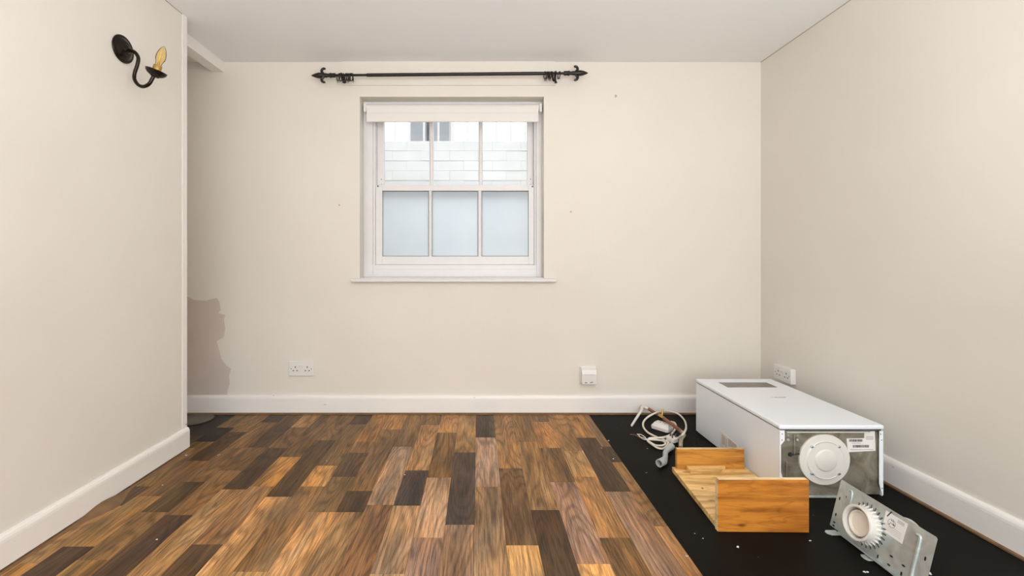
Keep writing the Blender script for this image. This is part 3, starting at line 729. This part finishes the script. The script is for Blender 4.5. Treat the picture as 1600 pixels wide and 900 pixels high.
bm = B((.858, 1.145, 1.9605, 1.9755, .1063, .1070)); obj('sawn_edge', bm, M['pine'], fb, world=O, color=(0.85, 0.66, 0.38))
bm = bmesh.new(); prism(bm, [(.895, 1.915), (1.020, 1.915), (1.032, 1.925), (1.048, 1.938), (1.060, 1.950), (1.058, 1.9575), (.895, 1.9575)], .017, 'z', .0203)
obj('batten', bm, M['pine'], wb, world=O, bevel=.002, color=light_p)
k = F(1097.5, 763, .0205)
bm = bmesh.new(); lathe(bm, [(0, 0), (.0045, 0), (.0045, .0006), (0, .0006)], 9, Matrix.Translation(k)); obj('nail_hole', bm, M['ink'], wb, world=O)

# ------------------------------------------------------------------ galvanised flue plate standing on its edge
# local frame: u along the plate (towards the camera = negative Y), v up the plate, n its face normal (towards the left)
P0 = Vector((1.2195, 1.578, .004)); U = Vector((.0, -1, 0)); V = Vector((.0395, 0, .156)).normalized(); Nn = V.cross(U).normalized()
if Nn.x > 0: Nn = -Nn
LU, LV = .331, .1625
def PM(u, v, n=0.0): return P0 + U * u + V * v + Nn * n
def proj(p):
    return (VX + FP * p.x / p.y, VY + FP * (CZ - p.z) / p.y)
def unproj(px, py):
    """point on the plate seen at photo pixel"""
    d = Vector(((px - VX) / FP, 1, (VY - py) / FP)); c = Vector((0, 0, CZ))
    s = (P0 - c).dot(Nn) / d.dot(Nn); p = c + d * s - P0
    return p.dot(U), p.dot(V)
O = tuple(PM(LU / 2, 0)); O = (O[0], O[1], 0)
fp_ = thing('flue_plate', 'galvanised steel mounting plate with round white collar leaning on the black floor', 'metal plate', O)
def slab(pts, n0, n1):
    bm = bmesh.new()
    a = [bm.verts.new(PM(u, v, n0)) for u, v in pts]; b_ = [bm.verts.new(PM(u, v, n1)) for u, v in pts]
    bm.faces.new(a); bm.faces.new(b_[::-1]); m = len(pts)
    for i in range(m): bm.faces.new((a[i], b_[i], b_[(i + 1) % m], a[(i + 1) % m]))
    return bm
pl_ = obj('plate', slab([(0, 0), (LU, 0), (LU, LV - .004), (LU - .004, LV), (.004, LV), (0, LV - .004)], -.0012, 0), M['galv'], fp_, world=O)
# bottom flange and its feet
fl2 = obj('bottom_flange', slab([(.052, -.001), (LU, -.001), (LU, .0015), (.052, .0015)], 0, .014), M['galv'], fp_, world=O)
bm = slab([(.052, .0), (LU, .0), (LU, .005), (.052, .005)], .0125, .0145); obj('flange_lip', bm, M['galv'], fp_, world=O)
def foot(u0, u1, ln):
    bm = bmesh.new(); x0 = P0.x - .003; y0_, y1_ = P0.y - u0, P0.y - u1
    prism(bm, [(x0, y0_), (x0 - ln * .8, y0_), (x0 - ln, y0_ - .3 * (u1 - u0)), (x0 - ln, y1_ + .3 * (u1 - u0)), (x0 - ln * .8, y1_), (x0, y1_)], .002, 'z', .0005)
    return bm
obj('foot_tab', foot(.028, .056, .042), M['galv'], fp_, world=O, bevel=.0008)
obj('foot_tab', foot(.155, .185, .026), M['galv'], fp_, world=O, bevel=.0008)
# collar
cu, cv = unproj(1354.5, 820.5)
mc = Matrix.Translation(PM(cu, cv, 0)) @ Nn.to_track_quat('Z', 'Y').to_matrix().to_4x4()
R = .0505
bm = bmesh.new(); lathe(bm, [(R, .0), (R, .034), (R + .0025, .036), (R - .001, .0375), (R - .005, .036), (R - .005, .0)], 56, mc, closed=True)
col = obj('collar', bm, M['disc'], fp_, world=O, smooth=True)
bm = bmesh.new(); NT = 26
for i in range(NT):
    a = 2 * math.pi * i / NT; ha = .075
    pr = []
    for da, r, z in ((-ha, R - .0002, .014), (ha, R - .0002, .014), (ha * .8, R + .004, .004), (0, R + .0095, .0016), (-ha * .8, R + .004, .004)):
        pr.append(mc @ Vector((r * math.cos(a + da), r * math.sin(a + da), z)))
    vs = [bm.verts.new(p) for p in pr]; vt = [bm.verts.new(p + Nn * .0014) for p in pr]
    bm.faces.new(vs); bm.faces.new(vt[::-1])
    for q in range(5): bm.faces.new((vs[q], vt[q], vt[(q + 1) % 5], vs[(q + 1) % 5]))
obj('locking_teeth', bm, M['disc'], col, world=O)
bm = bmesh.new()
for i in range(NT):
    a = 2 * math.pi * (i + .5) / NT
    c = Vector(((R + .010) * math.cos(a), (R + .010) * math.sin(a), .0))
    m2 = mc @ Matrix.Translation(c) @ Matrix.Rotation(a, 4, 'Z')
    vs = prism(bm, [(-.006, -.0022), (.005, -.0022), (.007, 0), (.005, .0022), (-.006, .0022)], .0006, 'z', .0001)
    bmesh.ops.transform(bm, matrix=m2, verts=vs)
obj('tooth_slots', bm, M['ink'], col, world=O)
bm = bmesh.new(); lathe(bm, [(0, .002), (.0445, .002), (.0450, .006), (.039, .007), (.039, .025), (.0375, .028), (.034, .028), (.032, .021), (0, .020)], 48, mc)
obj('inner_spigot', bm, M['plastic_cream'], col, world=O, smooth=True)
# rear collar showing over the top edge
cu2, cv2 = unproj(1409, 827)
mc2 = Matrix.Translation(PM(cu2, .104, -.0012)) @ (-Nn).to_track_quat('Z', 'Y').to_matrix().to_4x4()
bm = bmesh.new(); lathe(bm, [(.055, .0), (.055, .016), (.0575, .018), (.0575, .021), (.051, .021), (.051, .0)], 48, mc2, closed=True)
obj('rear_collar', bm, M['galv'], fp_, world=O, smooth=True)
# pressed ribs
def rib(pix, r=.0038):
    pts = []
    for x, y in pix:
        u, v = unproj(x, y); pts.append(PM(u, v, .0008))
    bm = bmesh.new(); tube(bm, catmull(pts, 6), r, 8); return obj('pressed_rib', bm, M['galv'], pl_, world=O, smooth=True)
rib([(1328, 767), (1331, 767.8), (1332, 772), (1330.5, 780), (1328.5, 791)])
rib([(1433, 835), (1438, 838.5), (1438, 844), (1434, 862), (1428, 885), (1424, 905)], .0045)
for x, y, horiz in ((1312, 779, 0), (1306, 804, 0), (1303.5, 816, 1), (1302.5, 821, 1), (1322.5, 776.5, 0), (1342, 789, 0), (1349, 790, 0), (1371.5, 869.5, 0), (1392.7, 869.2, 1), (1388.8, 882.6, 1),
                    (1411.7, 884, 1), (1408.2, 896.5, 0), (1445.7, 873, 0), (1418, 905, 1)):
    u, v = unproj(x, y); a, b_ = (.0055, .0028) if horiz else (.0028, .0062)
    if x in (1342, 1349, 1322.5): a, b_ = .0015, .003
    pts = [(u + a * math.cos(t_), v + b_ * math.sin(t_)) for t_ in [i * math.pi / 5 for i in range(10)]]
    obj('slot_hole', slab(pts, -.0005, .0004), M['black'], pl_, world=O)
q = [unproj(*p) for p in ((1384.8, 797.5), (1418.2, 818.5), (1409.5, 850), (1378.0, 828))]
lb = obj('instruction_label', slab(q, 0, .0007), M['paper'], fp_, world=O)
def patch(pix, n0=.0006, n1=.0010): return slab([unproj(*p) for p in pix], n0, n1)
bm = patch([(1386, 806), (1393, 799), (1394.5, 800.5), (1387, 807.5)]); obj('black_arrow', bm, M['black'], lb, world=O)
random.seed(5)
bm = bmesh.new()
cu3, cv3 = unproj(1393.5, 818)
for i in range(14):
    a = random.uniform(0, 6.28); rr = random.uniform(.001, .011); u, v = cu3 + rr * math.cos(a), cv3 + rr * .8 * math.sin(a); s = random.uniform(.0012, .003)
    pts = [PM(u + s * math.cos(t_), v + s * .6 * math.sin(t_), .0010) for t_ in (0, 1.2, 2.4, 3.6, 4.9)]
    bm.faces.new([bm.verts.new(p) for p in pts])
torus(bm, .012, .0005, 20, 4, Matrix.Translation(PM(cu3, cv3, .0007)) @ Nn.to_track_quat('Z', 'Y').to_matrix().to_4x4())
obj('diagram_print', bm, M['ink'], lb, world=O)
bm = bmesh.new()
u0, v0 = unproj(1403.5, 814); u1, v1 = unproj(1414, 822)
n = 7
for i in range(n):
    ua = u0 + (u1 - u0) * i / n; vb = v0 + (v1 - v0) * i / n * .0
    pts = [(ua, v0 - .006), (ua + (u1 - u0) / n * .55, v0 - .006), (ua + (u1 - u0) / n * .55, v0 + .004), (ua, v0 + .004)]
    bm.faces.new([bm.verts.new(PM(a, b_, .0010)) for a, b_ in pts])
for i in range(4):
    a = unproj(1382 + i * .6, 825 - i * 2.6); b_ = unproj(1407 + i * .7, 842.5 - i * 2.6)
    dv = .0005
    bm.faces.new([bm.verts.new(PM(*p, .0010)) for p in ((a[0], a[1] - dv), (b_[0], b_[1] - dv), (b_[0], b_[1] + dv), (a[0], a[1] + dv))])
obj('small_print', bm, M['faint_ink'], lb, world=O)

# ------------------------------------------------------------------ clutter by the back wall
G7 = lambda x, y, z: F(970 + x / 8.183, 630 + y / 8.183, z)
# copper pipe with white bend
O = (1.0, 2.5, 0)
cp = thing('copper_pipe', 'length of old copper pipe with white plastic bend leaning on the skirting', 'pipe', O)
A = Vector((1.005, 2.690, .040)); Bp = Vector((1.036, 2.316, .046))
bm = bmesh.new(); tube(bm, catmull([A, A.lerp(Bp, .5) + Vector((.004, 0, .002)), Bp], 8), .0092, 12); obj('pipe_run', bm, M['copper'], cp, world=O, smooth=True)
wp = [G7(140, 285, .008), G7(200, 190, .022), G7(265, 90, .042), G7(300, 62, .052)]
wp[3] = Vector((wp[3].x, 2.690, .050))
bm = bmesh.new(); pts = catmull([wp[0], wp[1], wp[2]], 8); n = len(pts)
tube(bm, pts, [.0058 + .0022 * i / n for i in range(n)], 12); obj('plastic_spout', bm, M['plastic'], cp, world=O, smooth=True)
bm = bmesh.new(); tube(bm, catmull([wp[2], wp[3], A.lerp(Bp, .02)], 8), .0088, 12); obj('plastic_elbow', bm, M['plastic_cream'], cp, world=O, smooth=True)
tm = A.lerp(Bp, .42) + Vector((.004, 0, .002))
dr = (Bp - A).normalized()
bm = bmesh.new(); tube(bm, [tm - dr * .028, tm + dr * .028], .0112, 12); tube(bm, [tm, tm + Vector((.012, .012, .040))], .0042, 10); obj('brass_tee', bm, M['brass'], cp, world=O, smooth=True)
E2 = F(1063.5, 699, .012)
bm = bmesh.new(); tube(bm, catmull([Bp - dr * .01, Bp + Vector((.002, -.02, -.006)), Bp.lerp(E2, .5), E2], 6), .0095, 12); obj('beige_sleeve', bm, M['beige'], cp, world=O, smooth=True)
# white box
c = F(1034, 672, 0); 
jb = thing('junction_box', 'small white plastic box inside the cable loop under the copper pipe', 'plastic box', (.998, 2.473, 0), (0, 0, math.radians(-50)))
bm = bmesh.new()
lo = [(-.050, -.020), (-.040, -.032), (.042, -.032), (.050, -.024), (.050, .031), (-.050, .031)]
up_ = [(-.036, -.006), (-.032, -.014), (.034, -.016), (.040, -.008), (.040, .026), (-.036, .026)]
L0 = [bm.verts.new((x, y, 0)) for x, y in lo]; L1 = [bm.verts.new((x, y, .015)) for x, y in lo]; L2 = [bm.verts.new((x, y, .034)) for x, y in up_]
bm.faces.new(L0[::-1]); bm.faces.new(L2)
for a_, b2 in ((L0, L1), (L1, L2)):
    for i in range(6): bm.faces.new((a_[i], a_[(i + 1) % 6], b2[(i + 1) % 6], b2[i]))
obj('shell', bm, M['plastic'], jb, bevel=.002)
obj('seam', B((-.040, .042, -.0325, -.0318, .0145, .0155)), M['faint_ink'], jb)
for x, y in ((-.012, .008), (.004, .012), (.018, .004)):
    obj('terminal_slot', B((x - .004, x + .004, y - .003, y + .003, .033, .0346)), M['ink'], jb)
# cable with plug
O = tuple(G7(600, 400, 0)); 
cb = thing('mains_cable', 'coiled cream mains cable with plug and stripped wire ends', 'cable', O)
path = [(690, 470, .012), (735, 445, .028), (800, 390, .062), (835, 310, .030), (810, 215, .007), (720, 130, .016), (565, 102, .026), (420, 135, .058), (310, 210, .026), (285, 290, .007), (340, 370, .007),
        (450, 430, .007), (560, 475, .009), (605, 505, .012), (590, 545, .010), (545, 580, .007), (470, 572, .007), (390, 520, .007), (345, 480, .009), (370, 450, .014), (460, 445, .016), (570, 432, .016), (655, 385, .010), (702, 310, .010), (690, 255, .020), (640, 238, .034)]
bm = bmesh.new(); tube(bm, catmull([G7(*p) for p in path], 8), .0052, 10); obj('cord', bm, M['plastic_cream'], cb, world=O, smooth=True)
path = [(335, 470, .006), (385, 505, .006), (450, 538, .006), (530, 540, .012), (572, 515, .014), (530, 480, .012), (440, 468, .012), (350, 462, .014)]
bm = bmesh.new(); tube(bm, catmull([G7(*p) for p in path], 8), .0045, 8); obj('cord_tail', bm, M['plastic_cream'], cb, world=O, smooth=True)
for pts, mt_ in (([(335, 470, .010), (280, 455, .008), (230, 410, .006), (208, 392, .012)], 'plastic'), ([(335, 465, .012), (300, 425, .012), (250, 398, .014), (215, 400, .012)], 'plastic'),
                 ([(335, 475, .010), (260, 450, .004), (190, 410, .004), (120, 398, .006)], 'wire_brown'), ([(335, 470, .010), (290, 440, .010), (245, 430, .005), (222, 400, .008)], 'plastic_cream')):
    bm = bmesh.new(); tube(bm, catmull([G7(*p) for p in pts], 6), .0018, 6); obj('bare_wire' if mt_ == 'wire_brown' else 'core_wire', bm, M[mt_], cb, world=O, smooth=True)
pc = G7(655, 500, .0)
plug = empty('plug', Vector(pc) - Vector(O), (0, 0, math.radians(25))); plug.parent = cb
bm = bmesh.new(); lo = [(-.024, -.018), (-.014, -.026), (.014, -.026), (.024, -.018), (.024, .014), (.014, .024), (-.014, .024), (-.024, .014)]
prism(bm, lo, .022, 'z', .006); obj('plug_body', bm, M['plastic'], plug, bevel=.003)
for x, y, a in ((0, .010, .0022), (-.011, -.012, .0018), (.011, -.012, .0018)):
    obj('plug_pin', B((x - a, x + a, y - .0032, y + .0032, .027, .046)), M['ink'], plug)
# grey hose elbow
hp = [G7(640, 555, .020), G7(605, 590, .018), G7(572, 630, .015), G7(568, 690, .015), G7(545, 740, .017), G7(490, 768, .018)]
O = tuple(Vector((hp[3].x, hp[3].y, 0)))
hs = thing('drain_hose', 'short grey plastic hose with wide cuffs beside the cable coil', 'hose', O)
pp_ = catmull(hp[:6], 8); n = len(pp_)
rad = [.0115 + .0048 * max(0, 1 - i / 10) + .0055 * max(0, min(1, (i - n + 15) / 6)) for i in range(n)]
bm = bmesh.new(); tube(bm, pp_, rad, 18, caps=False); tube(bm, pp_[-14:], [r - .0035 for r in rad[-14:]], 18, caps=False)
# close the wall at the open mouth
d = (pp_[-1] - pp_[-2]).normalized()
lathe(bm, [(rad[-1] - .0035, 0), (rad[-1], 0), (rad[-1], .0005), (rad[-1] - .0035, .0005)], 18, axmat(pp_[-1], d), closed=True)
obj('tube', bm, M['hose'], hs, world=O, smooth=True)
bm = bmesh.new(); lathe(bm, [(0, 0), (rad[-10] - .003, 0), (0, .0002)], 18, axmat(pp_[-11], d)); obj('bore', bm, M['hose_in'], hs, world=O)
bm = bmesh.new(); lathe(bm, [(0, 0), (.0165, 0), (.0168, .006), (0, .007)], 18, axmat(pp_[0], pp_[0] - pp_[1])); obj('cuff', bm, M['hose'], hs, world=O, smooth=True)
# grey oval lid in the alcove corner
c = F(296, 653.5, .004); c = Vector((-1.625, 2.615, 0))
bm = bmesh.new(); lathe(bm, [(0, 0), (.092, 0), (.095, .003), (.090, .006), (.082, .0065), (.078, .004), (0, .004)], 40, Matrix.Translation((0, 0, .0002)))
tag(obj('round_plate', bm, M['lid'], None, smooth=True, loc=(c.x, c.y, 0)), 'flat grey round lid on the floor in the alcove corner', 'lid')

# ------------------------------------------------------------------ outside: lightwell wall, railings, street
st('wall_lightwell', B((-2.2, 2.2, 3.572, 3.70, -.3, 1.845)), M['white_mortar'])
lw = bpy.data.objects['wall_lightwell']
random.seed(11)
bmb = bmesh.new(); box(bmb, 0, .2218, 0, .03, 0, .0752); bmesh.ops.bevel(bmb, geom=bmb.edges, offset=.003, segments=1); bmesh.ops.recalc_face_normals(bmb, faces=bmb.faces)
bme = bpy.data.meshes.new('brick'); bmb.to_mesh(bme); bmb.free(); bme.materials.append(M['white_brick'])
for r in range(14):
    z = 1.845 - .0765 - r * .0772
    for i in range(8):
        x = -1.0 + i * .2225 + (.111 if r % 2 else 0)
        o = bpy.data.objects.new('brick', bme); C.objects.link(o); o.parent = lw; o.location = (x, 3.550 + random.uniform(-.003, .003), z)
st('wall_lightwell_side', B((-2.2, -2.05, 3.05, 3.57, -.3, 1.80)), M['white_brick']); st('wall_lightwell_end', B((2.05, 2.2, 3.05, 3.57, -.3, 1.80)), M['white_brick'])
st('floor_lightwell', B((-2.2, 2.2, 3.035, 3.57, -.35, .60)), M['white_brick'])  # unseen floor, raised to bounce more light into the frosted panes
st('ground', B((-9, 9, 3.70, 30, 1.5, 1.833)), M['paving'])
ra = thing('railing', 'pale metal railing on top of the white brick wall outside', 'railing', (0, 3.63, 1.845)); O = (0, 3.63, 1.845)
for i in range(20):
    x = -1.125 + i * .1155
    obj('railing_bar', B((x - .007, x + .007, 3.623, 3.637, 1.8452, 2.70)), M['rail'], ra, world=O)
obj('top_rail', B((-1.2, 1.2, 3.615, 3.645, 2.70, 2.73)), M['rail'], ra, world=O)
for x0, x1, lab in ((-.765, -.565, 'left of two blue-grey bins behind the railing outside'), (-.51, -.315, 'right of two blue-grey bins behind the railing outside')):
    O = ((x0 + x1) / 2, 5.2, 1.833); t_ = thing('bin', lab, 'bin', O, group='blue-grey bins on the street')
    s = 5.1 / 5.0
    obj('bin_body', B((x0, x1, 5.0, 5.4, 1.85, 2.55)), M['bin'], t_, world=O, bevel=.015)
    obj('bin_lid', B((x0 - .01, x1 + .01, 4.98, 5.42, 2.55, 2.59)), M['bin'], t_, world=O, bevel=.01)
    for xx in (x0 + .005, x1 - .035):
        bm = bmesh.new(); lathe(bm, [(0, 0), (.03, 0), (.03, .03), (0, .03)], 14, axmat((xx, 5.02, 1.864), (1, 0, 0))); obj('wheel', bm, M['bin'], t_, world=O)
ho = tag(obj('house_front', B((-8, 8, 10.0, 10.6, 1.833, 6.5)), M['street_brick']), 'pale brick house front across the street, seen through the railing', 'building')
